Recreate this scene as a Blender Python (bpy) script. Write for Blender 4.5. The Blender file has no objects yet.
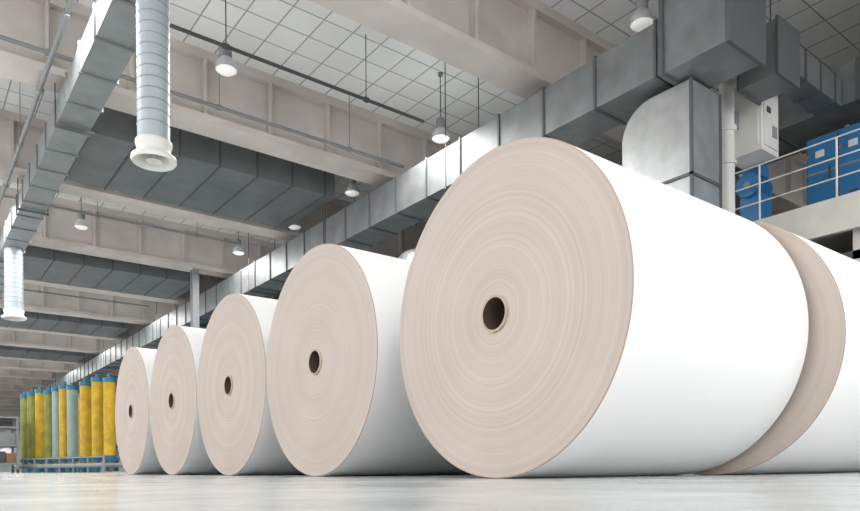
import bpy, bmesh, math, random
from mathutils import Vector, Matrix
random.seed(7)
D=bpy.data; C=bpy.context
scn=C.scene

# ------------------------------------------------------------------ materials
def mk(name, col, rough=0.6, metal=0.0, noise=0.0, nscale=3.0, bump=0.0, bscale=40.0, emit=0.0, spec=0.5):
    m=D.materials.new(name); m.use_nodes=True
    nt=m.node_tree; N=nt.nodes; L=nt.links
    b=N['Principled BSDF']
    b.inputs['Base Color'].default_value=(*col,1)
    b.inputs['Roughness'].default_value=rough
    b.inputs['Metallic'].default_value=metal
    b.inputs['Specular IOR Level'].default_value=spec
    tc=N.new('ShaderNodeTexCoord')
    if noise>0:
        n=N.new('ShaderNodeTexNoise'); n.inputs['Scale'].default_value=nscale; n.inputs['Detail'].default_value=6
        L.new(tc.outputs['Object'],n.inputs['Vector'])
        r=N.new('ShaderNodeMapRange'); r.inputs['From Min'].default_value=.3; r.inputs['From Max'].default_value=.7
        r.inputs['To Min'].default_value=1-noise; r.inputs['To Max'].default_value=1+noise
        L.new(n.outputs['Fac'],r.inputs['Value'])
        v=N.new('ShaderNodeVectorMath'); v.operation='SCALE'; v.inputs[0].default_value=col
        L.new(r.outputs['Result'],v.inputs['Scale']); L.new(v.outputs['Vector'],b.inputs['Base Color'])
    if bump>0:
        n=N.new('ShaderNodeTexNoise'); n.inputs['Scale'].default_value=bscale; n.inputs['Detail'].default_value=4
        L.new(tc.outputs['Object'],n.inputs['Vector'])
        bp=N.new('ShaderNodeBump'); bp.inputs['Strength'].default_value=bump; bp.inputs['Distance'].default_value=.01
        L.new(n.outputs['Fac'],bp.inputs['Height']); L.new(bp.outputs['Normal'],b.inputs['Normal'])
    if emit>0:
        b.inputs['Emission Color'].default_value=(1,.98,.95,1); b.inputs['Emission Strength'].default_value=emit
    return m

M={}
M['white_paper']=mk('white_paper',(.80,.80,.795),.65,noise=.01,nscale=1.5,spec=.25)
M['core']=mk('core_board',(.46,.37,.29),.8,noise=.1,nscale=30)
M['core_in']=mk('core_inside',(.09,.058,.04),.9,noise=.1,nscale=30)  # inner core colour darkened to put shade into the open-ended hole
M['rim']=mk('rim_edge',(.38,.28,.22),.8)
M['beam']=mk('painted_beam',(.62,.565,.53),.75,noise=.13,nscale=.9)
M['galv']=mk('galvanised_steel',(.21,.225,.23),.45,metal=.4,noise=.18,nscale=2.2)
M['galv_l']=mk('galvanised_branch',(.28,.30,.305),.45,metal=.4,noise=.14,nscale=2.2)
M['galv_s']=mk('spiral_duct_steel',(.42,.47,.50),.45,metal=.3,noise=.06,nscale=4)
M['galv_b']=mk('galvanised_bright',(.55,.57,.575),.33,metal=.75,noise=.13,nscale=3.0)
M['galv_d']=mk('dull_duct',(.19,.20,.205),.5,metal=.4,noise=.15,nscale=1.5)
M['seam']=mk('duct_seam',(.11,.12,.125),.5,metal=.3)
M['dark']=mk('dark_steel',(.08,.083,.087),.6,metal=.3,noise=.1)
M['mid']=mk('machine_grey',(.24,.25,.26),.6,noise=.1)
M['white']=mk('white_enamel',(.72,.71,.68),.45,noise=.04)
M['conc']=mk('pale_concrete',(.64,.61,.56),.8,noise=.1,nscale=2,bump=.1)
M['blue']=mk('blue_enamel',(.03,.18,.40),.4,noise=.05)
M['wall']=mk('wall_paint',(.58,.57,.54),.85,noise=.06,nscale=.6)
M['lens']=mk('lamp_lens',(.85,.85,.82),.3,emit=.35)
M['alum']=mk('lamp_aluminium',(.62,.63,.64),.35,metal=.5)
M['yellow']=mk('yellow_fabric',(.50,.31,.01),.6,noise=.22,nscale=5)
M['green']=mk('olive_green_fabric',(.22,.23,.04),.6,noise=.2,nscale=5)
M['teal']=mk('teal_plastic',(.006,.13,.20),.4)
M['paleteal']=mk('pale_teal_fabric',(.25,.33,.29),.5,noise=.1)
M['rust']=mk('brown_box',(.28,.16,.10),.7)

def face_mat():
    m=D.materials.new('paper_roll_end'); m.use_nodes=True
    nt=m.node_tree; N=nt.nodes; L=nt.links; b=N['Principled BSDF']
    b.inputs['Roughness'].default_value=.75; b.inputs['Specular IOR Level'].default_value=.2
    tc=N.new('ShaderNodeTexCoord'); sep=N.new('ShaderNodeSeparateXYZ'); L.new(tc.outputs['Object'],sep.inputs[0])
    cmb=N.new('ShaderNodeCombineXYZ'); L.new(sep.outputs['Y'],cmb.inputs[0]); L.new(sep.outputs['Z'],cmb.inputs[1])
    ln=N.new('ShaderNodeVectorMath'); ln.operation='LENGTH'; L.new(cmb.outputs[0],ln.inputs[0])
    oi=N.new('ShaderNodeObjectInfo')
    off=N.new('ShaderNodeMath'); off.operation='MULTIPLY_ADD'; off.inputs[1].default_value=13.0
    L.new(oi.outputs['Random'],off.inputs[0]); L.new(ln.outputs['Value'],off.inputs[2])
    def n1(scale,detail):
        n=N.new('ShaderNodeTexNoise'); n.noise_dimensions='1D'
        n.inputs['Scale'].default_value=scale; n.inputs['Detail'].default_value=detail
        L.new(off.outputs[0],n.inputs['W']); return n
    a=n1(75,6); c=n1(9,2)
    mx=N.new('ShaderNodeMath'); mx.operation='ADD'; L.new(a.outputs['Fac'],mx.inputs[0]); L.new(c.outputs['Fac'],mx.inputs[1])
    cr=N.new('ShaderNodeValToRGB')
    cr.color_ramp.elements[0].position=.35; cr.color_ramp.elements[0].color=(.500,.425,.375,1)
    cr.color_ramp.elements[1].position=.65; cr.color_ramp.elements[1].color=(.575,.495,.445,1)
    mh=N.new('ShaderNodeMath'); mh.operation='MULTIPLY'; mh.inputs[1].default_value=.5; L.new(mx.outputs[0],mh.inputs[0])
    L.new(mh.outputs[0],cr.inputs[0])
    n3=N.new('ShaderNodeTexNoise'); n3.inputs['Scale'].default_value=2.0; n3.inputs['Detail'].default_value=3
    L.new(tc.outputs['Object'],n3.inputs['Vector'])
    mr=N.new('ShaderNodeMapRange'); mr.inputs['From Min'].default_value=.3; mr.inputs['From Max'].default_value=.7
    mr.inputs['To Min'].default_value=.96; mr.inputs['To Max'].default_value=1.03; L.new(n3.outputs['Fac'],mr.inputs['Value'])
    sc=N.new('ShaderNodeVectorMath'); sc.operation='SCALE'; L.new(cr.outputs[0],sc.inputs[0]); L.new(mr.outputs['Result'],sc.inputs['Scale'])
    L.new(sc.outputs['Vector'],b.inputs['Base Color'])
    bp=N.new('ShaderNodeBump'); bp.inputs['Strength'].default_value=.2; bp.inputs['Distance'].default_value=.003
    L.new(a.outputs['Fac'],bp.inputs['Height']); L.new(bp.outputs['Normal'],b.inputs['Normal'])
    return m
M['face']=face_mat()

def grid_mat(name,col,line,tile,lw,rough):
    m=D.materials.new(name); m.use_nodes=True
    nt=m.node_tree; N=nt.nodes; L=nt.links; b=N['Principled BSDF']; b.inputs['Roughness'].default_value=rough
    tc=N.new('ShaderNodeTexCoord')
    k=N.new('ShaderNodeTexBrick'); k.offset=0; k.squash=1
    k.inputs['Scale'].default_value=1; k.inputs['Brick Width'].default_value=tile; k.inputs['Row Height'].default_value=tile
    k.inputs['Mortar Size'].default_value=lw; k.inputs['Mortar Smooth'].default_value=.1; k.inputs['Bias'].default_value=0
    k.inputs['Color1'].default_value=(*col,1); k.inputs['Color2'].default_value=(*[x*.92 for x in col],1); k.inputs['Mortar'].default_value=(*line,1)
    L.new(tc.outputs['Object'],k.inputs['Vector'])
    n3=N.new('ShaderNodeTexNoise'); n3.inputs['Scale'].default_value=.5; n3.inputs['Detail'].default_value=6
    L.new(tc.outputs['Object'],n3.inputs['Vector'])
    mr=N.new('ShaderNodeMapRange'); mr.inputs['From Min'].default_value=.3; mr.inputs['From Max'].default_value=.7
    mr.inputs['To Min'].default_value=.93; mr.inputs['To Max'].default_value=1.02; L.new(n3.outputs['Fac'],mr.inputs['Value'])
    sc=N.new('ShaderNodeVectorMath'); sc.operation='SCALE'; L.new(k.outputs['Color'],sc.inputs[0]); L.new(mr.outputs['Result'],sc.inputs['Scale'])
    L.new(sc.outputs['Vector'],b.inputs['Base Color'])
    return m
M['ceil']=grid_mat('ceiling_panels',(.94,.935,.92),(.40,.39,.38),.7,.017,.8)

def floor_mat():
    m=D.materials.new('polished_concrete_floor'); m.use_nodes=True
    nt=m.node_tree; N=nt.nodes; L=nt.links; b=N['Principled BSDF']
    tc=N.new('ShaderNodeTexCoord')
    n=N.new('ShaderNodeTexNoise'); n.inputs['Scale'].default_value=2.2; n.inputs['Detail'].default_value=10; n.inputs['Roughness'].default_value=.7
    L.new(tc.outputs['Object'],n.inputs['Vector'])
    cr=N.new('ShaderNodeValToRGB'); cr.color_ramp.elements[0].position=.33; cr.color_ramp.elements[0].color=(.41,.44,.445,1)
    cr.color_ramp.elements[1].position=.67; cr.color_ramp.elements[1].color=(.61,.635,.635,1)
    L.new(n.outputs['Fac'],cr.inputs[0])
    k=N.new('ShaderNodeTexBrick'); k.offset=0
    k.inputs['Scale'].default_value=1; k.inputs['Brick Width'].default_value=4; k.inputs['Row Height'].default_value=4
    k.inputs['Mortar Size'].default_value=.012
    k.inputs['Color1'].default_value=(1,1,1,1); k.inputs['Color2'].default_value=(1,1,1,1); k.inputs['Mortar'].default_value=(.6,.6,.6,1)
    L.new(tc.outputs['Object'],k.inputs['Vector'])
    mx=N.new('ShaderNodeMix'); mx.data_type='RGBA'; mx.blend_type='MULTIPLY'; mx.inputs[0].default_value=1
    L.new(cr.outputs[0],mx.inputs[6]); L.new(k.outputs['Color'],mx.inputs[7]); L.new(mx.outputs[2],b.inputs['Base Color'])
    rr=N.new('ShaderNodeMapRange'); rr.inputs['To Min'].default_value=.08; rr.inputs['To Max'].default_value=.32
    L.new(n.outputs['Fac'],rr.inputs['Value']); L.new(rr.outputs['Result'],b.inputs['Roughness'])
    bp=N.new('ShaderNodeBump'); bp.inputs['Strength'].default_value=.04; bp.inputs['Distance'].default_value=.003
    n2=N.new('ShaderNodeTexNoise'); n2.inputs['Scale'].default_value=25; L.new(tc.outputs['Object'],n2.inputs['Vector'])
    L.new(n2.outputs['Fac'],bp.inputs['Height']); L.new(bp.outputs['Normal'],b.inputs['Normal'])
    return m
M['floor']=floor_mat()

# ------------------------------------------------------------------ builder
class B:
    def __init__(s,name,loc=(0,0,0)):
        s.name=name; s.bm=bmesh.new(); s.ms=[]; s.loc=Vector(loc)
    def mi(s,m):
        if m not in s.ms: s.ms.append(m)
        return s.ms.index(m)
    def poly(s,pts,m,smooth=False):
        f=s.bm.faces.new([s.bm.verts.new(Vector(p)-s.loc) for p in pts]); f.material_index=s.mi(m); f.smooth=smooth
    def box(s,x0,x1,y0,y1,z0,z1,m):
        v=[s.bm.verts.new(Vector((x,y,z))-s.loc) for z in(z0,z1) for y in(y0,y1) for x in(x0,x1)]
        k=s.mi(m)
        for q in((0,2,3,1),(4,5,7,6),(0,1,5,4),(2,6,7,3),(0,4,6,2),(1,3,7,5)):
            f=s.bm.faces.new([v[i] for i in q]); f.material_index=k
    def frame(s,ax):
        ax=Vector(ax).normalized(); h=Vector((0,0,1)) if abs(ax.z)<.9 else Vector((1,0,0))
        u=ax.cross(h).normalized(); w=ax.cross(u); return ax,u,w
    def lathe(s,o,ax,prof,m,seg=32,smooth=True):
        o=Vector(o); ax,u,w=s.frame(ax); k=s.mi(m); rings=[]
        for d,r in prof:
            rings.append([s.bm.verts.new(o+ax*d+(u*math.cos(2*math.pi*i/seg)+w*math.sin(2*math.pi*i/seg))*r-s.loc) for i in range(seg)])
        for a,b in zip(rings,rings[1:]):
            for i in range(seg):
                f=s.bm.faces.new((a[i],a[(i+1)%seg],b[(i+1)%seg],b[i])); f.material_index=k; f.smooth=smooth
    def disc(s,o,ax,d,r,m,seg=32):
        o=Vector(o); ax,u,w=s.frame(ax)
        f=s.bm.faces.new([s.bm.verts.new(o+ax*d+(u*math.cos(2*math.pi*i/seg)+w*math.sin(2*math.pi*i/seg))*r-s.loc) for i in range(seg)])
        f.material_index=s.mi(m)
    def cyl(s,p0,p1,r,m,seg=20,r1=None,caps=True):
        p0=Vector(p0); p1=Vector(p1); d=(p1-p0).length; r1=r if r1 is None else r1
        s.lathe(p0,p1-p0,[(0,r),(d,r1)],m,seg)
        if caps: s.disc(p0,p1-p0,0,r,m,seg); s.disc(p0,p1-p0,d,r1,m,seg)
    def prism(s,prof,axis,a0,a1,m,smooth=False):
        def P(p,a): return {'x':(a,p[0],p[1]),'y':(p[0],a,p[1]),'z':(p[0],p[1],a)}[axis]
        s.poly([P(p,a0) for p in prof],m); s.poly([P(p,a1) for p in prof][::-1],m)
        n=len(prof)
        for i in range(n):
            q=prof[(i+1)%n]; s.poly([P(prof[i],a0),P(prof[i],a1),P(q,a1),P(q,a0)],m)
    def done(s,recalc=True):
        if recalc: bmesh.ops.recalc_face_normals(s.bm,faces=s.bm.faces)
        me=D.meshes.new(s.name); s.bm.to_mesh(me); s.bm.free()
        for m in s.ms: me.materials.append(M[m])
        o=D.objects.new(s.name,me); o.location=s.loc; scn.collection.objects.link(o); return o

def wp(u,t):
    a=(u-430)/685; return (t*(.61+.793*a), t*(.793-.61*a))

# ------------------------------------------------------------------ shell
X0,X1,Y0,Y1,ZC=-9,22,-12,110,9.4
b=B('floor'); b.box(X0,X1,Y0,Y1,-.3,0,'floor'); b.done()
b=B('ceiling'); b.box(X0,X1,Y0,Y1,ZC,ZC+.2,'ceil'); b.done()
b=B('wall_right'); b.box(X1,X1+.3,Y0,Y1,0,ZC,'wall')
for i in range(22): b.box(X1-.25,X1,Y0+i*5.6,Y0+i*5.6+.5,0,ZC,'conc')
b.done()
b=B('wall_far'); b.box(X0,X1,Y1,Y1+.3,0,ZC,'wall')
b.done()
b=B('wall_left')
b.box(X0-.3,X0,Y0,Y1,0,.9,'wall'); b.box(X0-.3,X0,Y0,Y1,8.7,ZC,'wall')
for i in range(22): b.box(X0-.3,X0,Y0+i*5.6,Y0+i*5.6+.5,.9,8.7,'conc')
b.done()

BY=[9.8+5.6*i for i in range(-3,18)]
for y in BY:
    b=B('ceiling_beam')
    b.box(X0,X1,y-.36,y+.36,7.8,7.95,'beam')
    b.box(X0,X1,y-.13,y+.13,7.95,9.2,'beam')
    b.box(X0,X1,y-.30,y+.30,9.2,ZC,'beam')
    x=X0+.4
    while x<X1-.3:
        b.box(x,x+.08,y-.29,y+.29,7.95,9.2,'beam'); x+=1.55
    b.done()

# ------------------------------------------------------------------ paper rolls
def roll(x,y,R,Ln):
    b=B('paper_roll',(x,y,R)); ax=(1,0,0); o=(x,y,R); S=160
    ch=.004
    b.lathe(o,ax,[(0,R-ch),(ch,R)],'rim',S)
    b.lathe(o,ax,[(ch,R),(Ln-ch,R)],'white_paper',S)
    b.lathe(o,ax,[(Ln-ch,R),(Ln,R-ch)],'rim',S)
    b.lathe(o,ax,[(0,R-ch),(.001,R*.7),(.004,R*.35),(.009,.088)],'face',S)
    b.lathe(o,ax,[(.009,.084),(-.002,.083),(-.002,.072)],'core',64,False)
    b.lathe(o,ax,[(.009,.088),(.009,.083)],'face',64,False)
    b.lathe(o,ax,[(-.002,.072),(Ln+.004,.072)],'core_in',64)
    b.lathe(o,ax,[(Ln+.004,.072),(Ln+.004,.088),(Ln,.088)],'core',64,False)
    b.lathe(o,ax,[(Ln,.088),(Ln,R-ch)],'face',S)
    b.done(False)
L1=1.39
roll(2.09,2.242,.735,L1)
for y,r in((3.94,.737),(5.42,.735),(6.91,.734),(8.43,.738)):
    roll(2.10,y,r,L1)
roll(2.10+L1+.03,2.045,.685,1.37)
for y,r in((3.90,.742),(5.42,.737),(6.91,.735),(8.43,.738)): roll(2.10+L1+.03,y,r,1.37)
roll(4.97,2.1,.69,1.37)

# ------------------------------------------------------------------ long duct
b=B('rectangular_air_duct')
b.box(9.9,10.75,5.4,70,6.5,7.4,'galv')
y=5.4
while y<70:
    b.box(9.87,10.78,y,y+.05,6.47,7.43,'seam'); y+=1.25
y=6.5
while y<70:
    for x in(9.82,10.83): b.cyl((x,y,6.42),(x,y,ZC),.012,'dark',8)
    b.box(9.80,10.85,y-.03,y+.03,6.40,6.46,'seam'); y+=5.6
b.box(9.80,10.82,5.35,6.5,6.42,7.7,'galv'); b.box(9.76,10.86,5.32,5.39,6.38,7.74,'seam'); b.box(9.76,10.86,6.45,6.52,6.38,7.74,'seam')
b.done()
b=B('offset_air_duct')
b.box(11.4,12.1,5.4,6.05,6.5,7.4,'galv_d'); b.box(11.37,12.13,5.37,5.42,6.47,7.43,'seam'); b.box(11.37,12.13,6.03,6.08,6.47,7.43,'seam')
b.box(12.1,14.14,5.5,5.95,6.85,7.35,'galv_d')
for x in(12.6,13.2,13.8): b.box(x,x+.04,5.47,5.98,6.82,7.38,'seam')
for x in(11.5,12.0): b.cyl((x,5.8,7.4),(x,5.8,ZC),.012,'dark',8)
b.done()

b=B('galvanised_elbow_duct')
yn,yf,zt,r=6.22,7.57,6.37,.6
prof=[(yn,0),(yn,zt)]
for i in range(17):
    a=math.pi/2*i/16; prof.append((yf-r+r*math.sin(a),zt-r+r*math.cos(a)))
prof.append((yf,0))
b.prism(prof,'x',10.2,11.05,'galv_b')
for z in(1.2,2.4,3.6,4.8): b.box(10.17,11.08,yn-.03,yf+.03,z,z+.045,'seam')
for x in(10.17,11.04):
    b.box(x,x+.04,yn-.03,yn+.02,0,zt,'seam')
b.done()

b=B('dark_air_duct'); b.box(12.3,14.0,15.2,70,4.4,5.9,'galv_d')
y=15.2
while y<70: b.box(12.25,14.05,y,y+.07,4.4,5.95,'seam'); y+=2
b.done()
b=B('upper_air_duct'); b.box(14.2,15.6,2,30,6.9,7.65,'galv')
y=2
while y<30: b.box(14.15,15.65,y,y+.07,6.87,7.68,'seam'); y+=1.6
y=3
while y<30: 
    for x in(14.1,15.7): b.cyl((x,y,6.85),(x,y,ZC),.014,'dark',8)
    b.box(14.08,15.72,y-.03,y+.03,6.83,6.88,'seam'); y+=5.6
b.done()
for (u,t,z,rr) in((418,17.5,5.7,.55),(352,20,5.1,.5),(262,25,4.9,.6)):
    x,y=wp(u,t)
    b=B('round_vent_duct'); b.cyl((x,y,0),(x,y,z-.5),rr,'galv_b',32)
    b.lathe((x,y,z-.5),(0,0,1),[(0,rr)]+[(rr*.8*math.sin(a),rr*math.cos(a)) for a in(.4,.8,1.2,1.5)],'galv_b',32)
    for k in range(1,5): b.cyl((x,y,k*1.0),(x,y,k*1.0+.06),rr+.03,'seam',32)
    b.done()

b=B('paper_machine')
for i in range(9):
    y0=15.2+i*5.6
    b.box(12.2,17,y0,y0+4.2,0,3.6+.3*(i%3),'mid')
    b.box(11.9,12.2,y0+.2,y0+.5,0,4.4,'dark'); b.box(11.9,12.2,y0+3.6,y0+3.9,0,4.4,'dark')
    b.box(11.9,12.2,y0+.2,y0+3.9,4.1,4.4,'mid')
    for j in range(4): b.cyl((11.7,y0+.9+j*.85,1.2+(j%2)*1.1),(12.2,y0+.9+j*.85,1.2+(j%2)*1.1),.4,'galv',24)
b.done()
b=B('machine_hood')
b.box(12.8,17.5,9.6,14.6,0,6.3,'dark')
for i in range(6): b.box(12.72,12.8,9.7+i*.82,9.78+i*.82,0,6.3,'mid')
b.box(12.7,12.8,9.6,14.6,5.2,5.3,'mid'); b.box(12.7,17.6,9.5,14.7,6.3,6.4,'mid')
for i in range(4): b.cyl((12.65,10.2+i*1.2,5.75),(12.8,10.2+i*1.2,5.75),.25,'galv',20)
b.done()

# ------------------------------------------------------------------ mezzanine
b=B('mezzanine_platform')
b.box(12.8,21.7,1.0,9.2,4.25,4.65,'conc')
b.box(12.7,12.8,1.0,9.2,4.05,4.65,'conc')
for y in(1.6,4.4,8.4): b.box(13.0,13.5,y,y+.5,0,4.25,'conc')
b.box(17,17.3,1,9.2,0,4.25,'mid')
b.box(13.0,17,1,9.2,3.6,3.75,'dark')
b.cyl((13.6,1,3.3),(13.6,9.2,3.3),.18,'galv_d',20)
b.done()
b=B('guard_rail')
y=1.05
while y<9.2:
    b.cyl((12.88,y,4.65),(12.88,y,5.75),.018,'white',10); y+=1.35
for z in(5.75,5.4,5.05): b.cyl((12.88,1.05,z),(12.88,9.2,z),.013,'white',10)
b.done()
def cab(y0,y1,z1):
    b=B('blue_control_cabinet'); h=(y0+y1)/2
    b.box(14.5,15.4,y0,y1,4.75,z1,'blue'); b.box(14.46,14.5,y0+.04,h-.02,4.85,z1-.06,'blue'); b.box(14.46,14.5,h+.02,y1-.04,4.85,z1-.06,'blue')
    b.box(14.455,14.47,y0+.02,y1-.02,z1-.75,z1-.71,'mid'); b.box(14.45,14.47,h-.02,h+.02,4.85,z1-.06,'dark')
    for q in(y0+.25,h+.25): b.box(14.44,14.46,q,q+.16,z1-.43,z1-.30,'white'); b.box(14.43,14.46,q-.12,q-.09,5.7,5.95,'dark'); b.cyl((14.42,q+.3,z1-.37),(14.46,q+.3,z1-.37),.035,'rust',12)
    for k in range(4): b.box(14.44,14.46,y0+.2,h-.2,5.1+k*.07,5.13+k*.07,'dark')
    b.box(14.5,15.4,y0,y1,4.65,4.75,'dark')
    b.cyl((14.9,h,z1),(14.9,h,z1+.2),.05,'mid',12)
    b.done()
cab(5.1,6.3,6.6); cab(3.6,5.0,6.5)
b=B('white_machine_column')
cy=6.66
b.cyl((12.1,cy,0),(12.1,cy,7.45),.13,'white',24); b.cyl((12.1,cy,7.15),(12.1,cy,7.4),.2,'white',24); b.cyl((12.1,cy,6.2),(12.1,cy,6.3),.17,'white',24); b.cyl((12.1,cy,5.6),(12.1,cy,5.66),.17,'white',24)
b.box(12.35,13.0,6.15,6.80,5.8,7.1,'white'); b.box(12.33,12.36,6.20,6.75,5.9,7.0,'white')
b.box(12.42,12.93,6.12,6.15,5.9,7.0,'white'); b.box(12.5,12.62,6.10,6.13,6.5,6.6,'dark'); b.box(12.7,12.85,6.10,6.13,6.1,6.3,'mid')
b.cyl((12.2,6.4,7.15),(12.9,6.4,7.15),.06,'mid',16); b.cyl((12.9,6.3,7.1),(12.9,6.3,7.4),.035,'rust',12)
b.box(12.2,12.35,6.55,6.75,6.3,6.6,'mid')
b.done()
b=B('blue_electric_motor')
Z=5.5; my=6.75
b.cyl((13.05,my,Z),(13.6,my,Z),.2,'blue',28); b.cyl((13.0,my,Z),(13.05,my,Z),.23,'blue',28)
for i in range(6): b.cyl((13.12+i*.08,my,Z),(13.14+i*.08,my,Z),.23,'blue',28)
b.box(13.1,13.55,my-.2,my+.2,4.65,5.33,'blue'); b.box(13.1,13.5,my-.17,my+.15,Z+.18,Z+.42,'blue')
b.cyl((12.96,my,Z),(13.0,my,Z),.06,'mid',14)
b.done()
b=B('white_filter_housing')
x,y=wp(586,14.6)
b.cyl((x,y,0),(x,y,6.3),.18,'white',24); b.cyl((x,y,6.3),(x,y,6.42),.28,'white',24); b.cyl((x,y,5.7),(x,y,5.78),.26,'white',24); b.cyl((x,y+.2,6.0),(x,y+.6,6.0),.07,'mid',12); b.box(x-.15,x+.15,y+.5,y+.9,5.7,6.3,'white')
b.done()

# ------------------------------------------------------------------ left duct + round drops
b=B('branch_air_duct')
b.box(2.5,3.1,-6,60,7.05,7.55,'galv_l')
y=-6
while y<60: b.box(2.47,3.13,y,y+.05,7.02,7.58,'galv'); y+=1.2
y=-1.4
while y<60:
    for x in(2.45,3.15): b.cyl((x,y,7.0),(x,y,7.8),.012,'dark',8)
    b.box(2.43,3.17,y-.03,y+.03,6.97,7.02,'seam'); y+=5.6
b.done()
def drop(u,x,zb,r):
    t=864.6*x/(u+97); y=(t-.61*x)/.793
    b=B('round_air_diffuser')
    b.cyl((x,y,zb+.3),(x,y,7.05),r,'galv_s',40)
    z=zb+.5
    while z<7.0: b.lathe((x,y,z),(0,0,1),[(0,r),(.010,r+.009),(.020,r)],'galv_l',40); z+=.15
    b.lathe((x,y,zb),(0,0,1),[(0,r+.07),(.03,r+.09),(.07,r+.085),(.11,r+.015),(.17,r+.008),(.24,r+.03),(.28,r+.03),(.30,r)],'white',40)
    b.lathe((x,y,zb),(0,0,1),[(0,r+.07),(.06,r*.85),(.2,r*.7)],'white',40)
    b.lathe((x,y,zb),(0,0,1),[(.02,r*.5),(.05,r*.35),(.08,r*.1)],'white',40); b.disc((x,y,zb),(0,0,1),.2,r*.9,'mid',40)
    for a in(0,1.57): b.cyl((x-math.cos(a)*r,y-math.sin(a)*r,zb+.1),(x+math.cos(a)*r,y+math.sin(a)*r,zb+.1),.012,'white',8)
    b.done()
drop(156,2.8,4.34,.215); drop(15,2.8,4.85,.26)

for i,yy in enumerate((17.0,28.2,39.4,50.6)):
    b=B('wide_ceiling_duct'); b.box(3.4,9.75,yy,yy+3.2,7.75,8.6,'galv_d')
    x=3.4
    while x<9.75: b.box(x,x+.04,yy-.03,yy+3.23,7.72,8.63,'seam'); x+=1.0
    for x in(3.8,9.2):
        for q in(yy+.3,yy+2.9): b.cyl((x,q,8.6),(x,q,ZC),.02,'dark',8)
    b.done()

def pipe(name,p0,p1,r,m):
    b=B(name); b.cyl(p0,p1,r,m,12); 
    v=Vector(p1)-Vector(p0); n=int(v.length/2.8)
    for i in range(n):
        p=Vector(p0)+v*((i+.5)/n)
        b.cyl(p,(p.x,p.y,ZC),.010,m,8)
        b.cyl(p-v.normalized()*.05,p+v.normalized()*.05,r+.02,m,12)
    b.done()
pipe('ceiling_pipe',(-6,12.5,8.0),(9.5,12.5,8.0),.035,'dark')
pipe('ceiling_pipe',(-6,14.7,8.0),(10.5,14.7,8.0),.04,'mid')
pipe('ceiling_pipe',(2.2,-6,7.65),(2.2,60,7.65),.045,'mid')
pipe('ceiling_pipe',(13,7.0,8.3),(-6,7.0,8.3),.03,'mid')
for y in(23.2,34.6): pipe('ceiling_pipe',(-6,y,8.0),(9.5,y,8.0),.04,'mid')

x,y=wp(196,26.5)
b=B('steel_column'); b.box(x-.12,x+.12,y-.15,y-.10,0,7.8,'mid'); b.box(x-.12,x+.12,y+.10,y+.15,0,7.8,'mid'); b.box(x-.03,x+.03,y-.10,y+.10,0,7.8,'mid'); b.box(x-.3,x+.3,y-.3,y+.3,0,.05,'mid'); b.done()

# ------------------------------------------------------------------ high bay lamps
def lamp(u,v):
    z=7.85; yh=470-.007*u; t=685*z/(yh-v); x,y=wp(u,t)
    b=B('high_bay_lamp',(x,y,z)); o=(x,y,z)
    b.lathe(o,(0,0,1),[(0,.21),(.03,.215),(.10,.20),(.18,.15),(.24,.10)],'alum',32)
    b.lathe(o,(0,0,1),[(.24,.10),(.27,.11),(.42,.11),(.47,.09),(.50,.03)],'mid',32)
    b.lathe(o,(0,0,1),[(0,.21),(.01,.20),(.10,.16),(.18,.12)],'white',32)
    b.lathe(o,(0,0,1),[(.0,.195),(-.04,.15),(-.055,.07),(-.058,.005)],'lens',32)
    b.cyl((x,y,z+.48),(x,y,ZC),.012,'dark',8); b.cyl((x,y,ZC-.06),(x,y,ZC),.06,'mid',12)
    b.done()
for u,v in((229,66),(443,135),(645,20),(354,190),(120,185),(83,224),(51,259),(296,224),(240,250)): lamp(u,v)

# ------------------------------------------------------------------ roller rack
cols=['green','green','yellow','green','paleteal','yellow','paleteal','yellow','yellow','yellow']
us=[26,33,41,50,58,65,73,86,98,110]
pos=[]
for i,u in enumerate(us):
    t=22.3-(u-26)/84*3.9; pos.append(wp(u,t))
b=B('fabric_roller_rack')
for i,(x,y) in enumerate(pos):
    r=.15; zb=.32; h=2.58+.04*(i%3-1)
    b.cyl((x,y,zb+.10),(x,y,h-.12),r,cols[i],28)
    b.cyl((x,y,h-.12),(x,y,h),r+.015,'teal',28); b.cyl((x,y,zb),(x,y,zb+.14),r+.015,'teal',28)
    b.cyl((x,y,h),(x,y,h+.1),.05,'teal',14); b.cyl((x,y,.2),(x,y,zb),.06,'mid',14)
p0=Vector((*pos[0],0)); p1=Vector((*pos[-1],0)); dr=(p1-p0).normalized(); nn=Vector((-dr.y,dr.x,0))
p0=p0-dr*.3; p1=p1+dr*.3
for s in(-.3,.3):
    b.cyl(p0+nn*s+Vector((0,0,.2)),p1+nn*s+Vector((0,0,.2)),.06,'mid',10)
    b.cyl(p0+nn*s+Vector((0,0,.42)),p1+nn*s+Vector((0,0,.42)),.02,'mid',10)
n=8
for i in range(n):
    q=p0.lerp(p1,i/(n-1))
    for s in(-.3,.3):
        a=q+nn*s; b.cyl(a,a+Vector((0,0,.44)),.03,'mid',10)
    b.cyl(q-nn*.3+Vector((0,0,.2)),q+nn*.3+Vector((0,0,.2)),.05,'mid',10)
b.done()
b=B('fabric_roller_rack')
for i in range(7):
    x,y=wp(28+i*11,25.5-i*.45); c=['yellow','green','green','yellow','paleteal','yellow','green'][i]
    b.cyl((x,y,.3),(x,y,2.55),.17,c,24); b.cyl((x,y,2.55),(x,y,2.65),.18,'teal',24); b.cyl((x,y,0),(x,y,.3),.19,'teal',24)
b.done()
x,y=wp(0,21)
b=B('equipment_trolley')
for dx in(-.4,.4):
    for dy in(-.6,.6):
        b.box(x+dx-.03,x+dx+.03,y+dy-.03,y+dy+.03,.12,1.7,'mid'); b.cyl((x+dx-.03,y+dy,.07),(x+dx+.03,y+dy,.07),.07,'dark',14)
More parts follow.
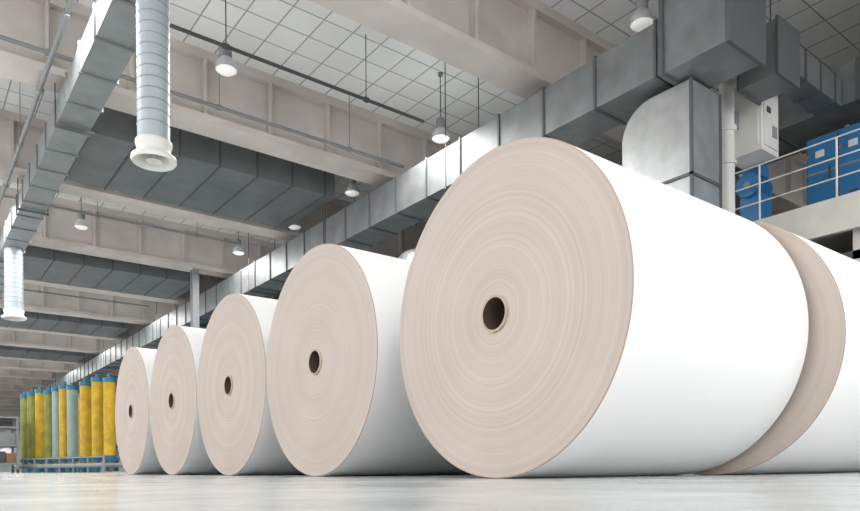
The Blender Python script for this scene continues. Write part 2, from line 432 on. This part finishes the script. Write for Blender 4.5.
for z in(.25,.8,1.35,1.65): b.box(x-.45,x+.45,y-.65,y+.65,z,z+.05,'mid')
b.box(x-.4,x+.1,y-.5,y+.0,.3,.65,'dark'); b.box(x-.2,x+.4,y-.5,y+.3,.85,1.2,'galv'); b.box(x-.3,x+.3,y-.3,y+.3,1.4,1.6,'dark'); b.box(x+.12,x+.4,y-.5,y+.3,.3,.6,'rust')
b.done()
b=B('distant_machinery')
for i in range(8):
    yy=60+i*5.2; xx=3.5+(i%3)*2
    b.box(xx,xx+4,yy,yy+3.5,0,2.2+1.1*(i%3),'mid'); b.box(xx+.3,xx+1.4,yy-.3,yy,0,1.6,'blue' if i%4==1 else 'galv')
    b.box(xx-.2,xx,yy,yy+3.5,1.9,2.1,'dark'); b.cyl((xx+2.6,yy-.2,1.3),(xx+2.6,yy,1.3),.5,'white',20)
b.done()
x,y=wp(202,30)
b=B('blue_panel_cabinet'); b.box(x,x+1.2,y,y+3,0,6.35,'blue'); b.box(x-.04,x,y+.1,y+1.4,.2,6.2,'blue'); b.box(x-.04,x,y+1.6,y+2.9,.2,6.2,'blue'); b.done()

# ------------------------------------------------------------------ light
w=D.worlds.new('daylight'); scn.world=w; w.use_nodes=True
bg=w.node_tree.nodes['Background']; bg.inputs[0].default_value=(.98,.99,1,1); bg.inputs[1].default_value=2.75
def area(name,loc,rot,sx,sy,e,col=(1,.98,.95)):
    l=D.lights.new(name,'AREA'); l.shape='RECTANGLE'; l.size=sx; l.size_y=sy; l.energy=e; l.color=col
    o=D.objects.new(name,l); o.location=loc; o.rotation_euler=rot; scn.collection.objects.link(o)
area('added_area_fill',(4,-3,7.6),(math.radians(20),0,0),10,5,420)  # added unseen fill, high behind the camera, for the roll tops and sides
for i in range(5):
    area('added_area_fill',(5,12.6+11.2*i,7.6),(0,0,0),12,2,850)  # added unseen area lights down the hall, apart from the modelled lamps

# ------------------------------------------------------------------ camera
cam=D.cameras.new('camera'); co=D.objects.new('camera',cam); scn.collection.objects.link(co)
cam.sensor_width=36; cam.lens=685/860*36; cam.shift_y=213/860; cam.clip_start=.02; cam.clip_end=400
mtx=Matrix.Rotation(-math.atan2(.61,.793),4,'Z')@Matrix.Rotation(math.pi/2,4,'X')@Matrix.Rotation(math.radians(-.4),4,'Z')
mtx.translation=(0,0,.047); co.matrix_world=mtx
scn.camera=co
scn.view_settings.view_transform='Standard'; scn.view_settings.look='None'
scn.view_settings.exposure=.03
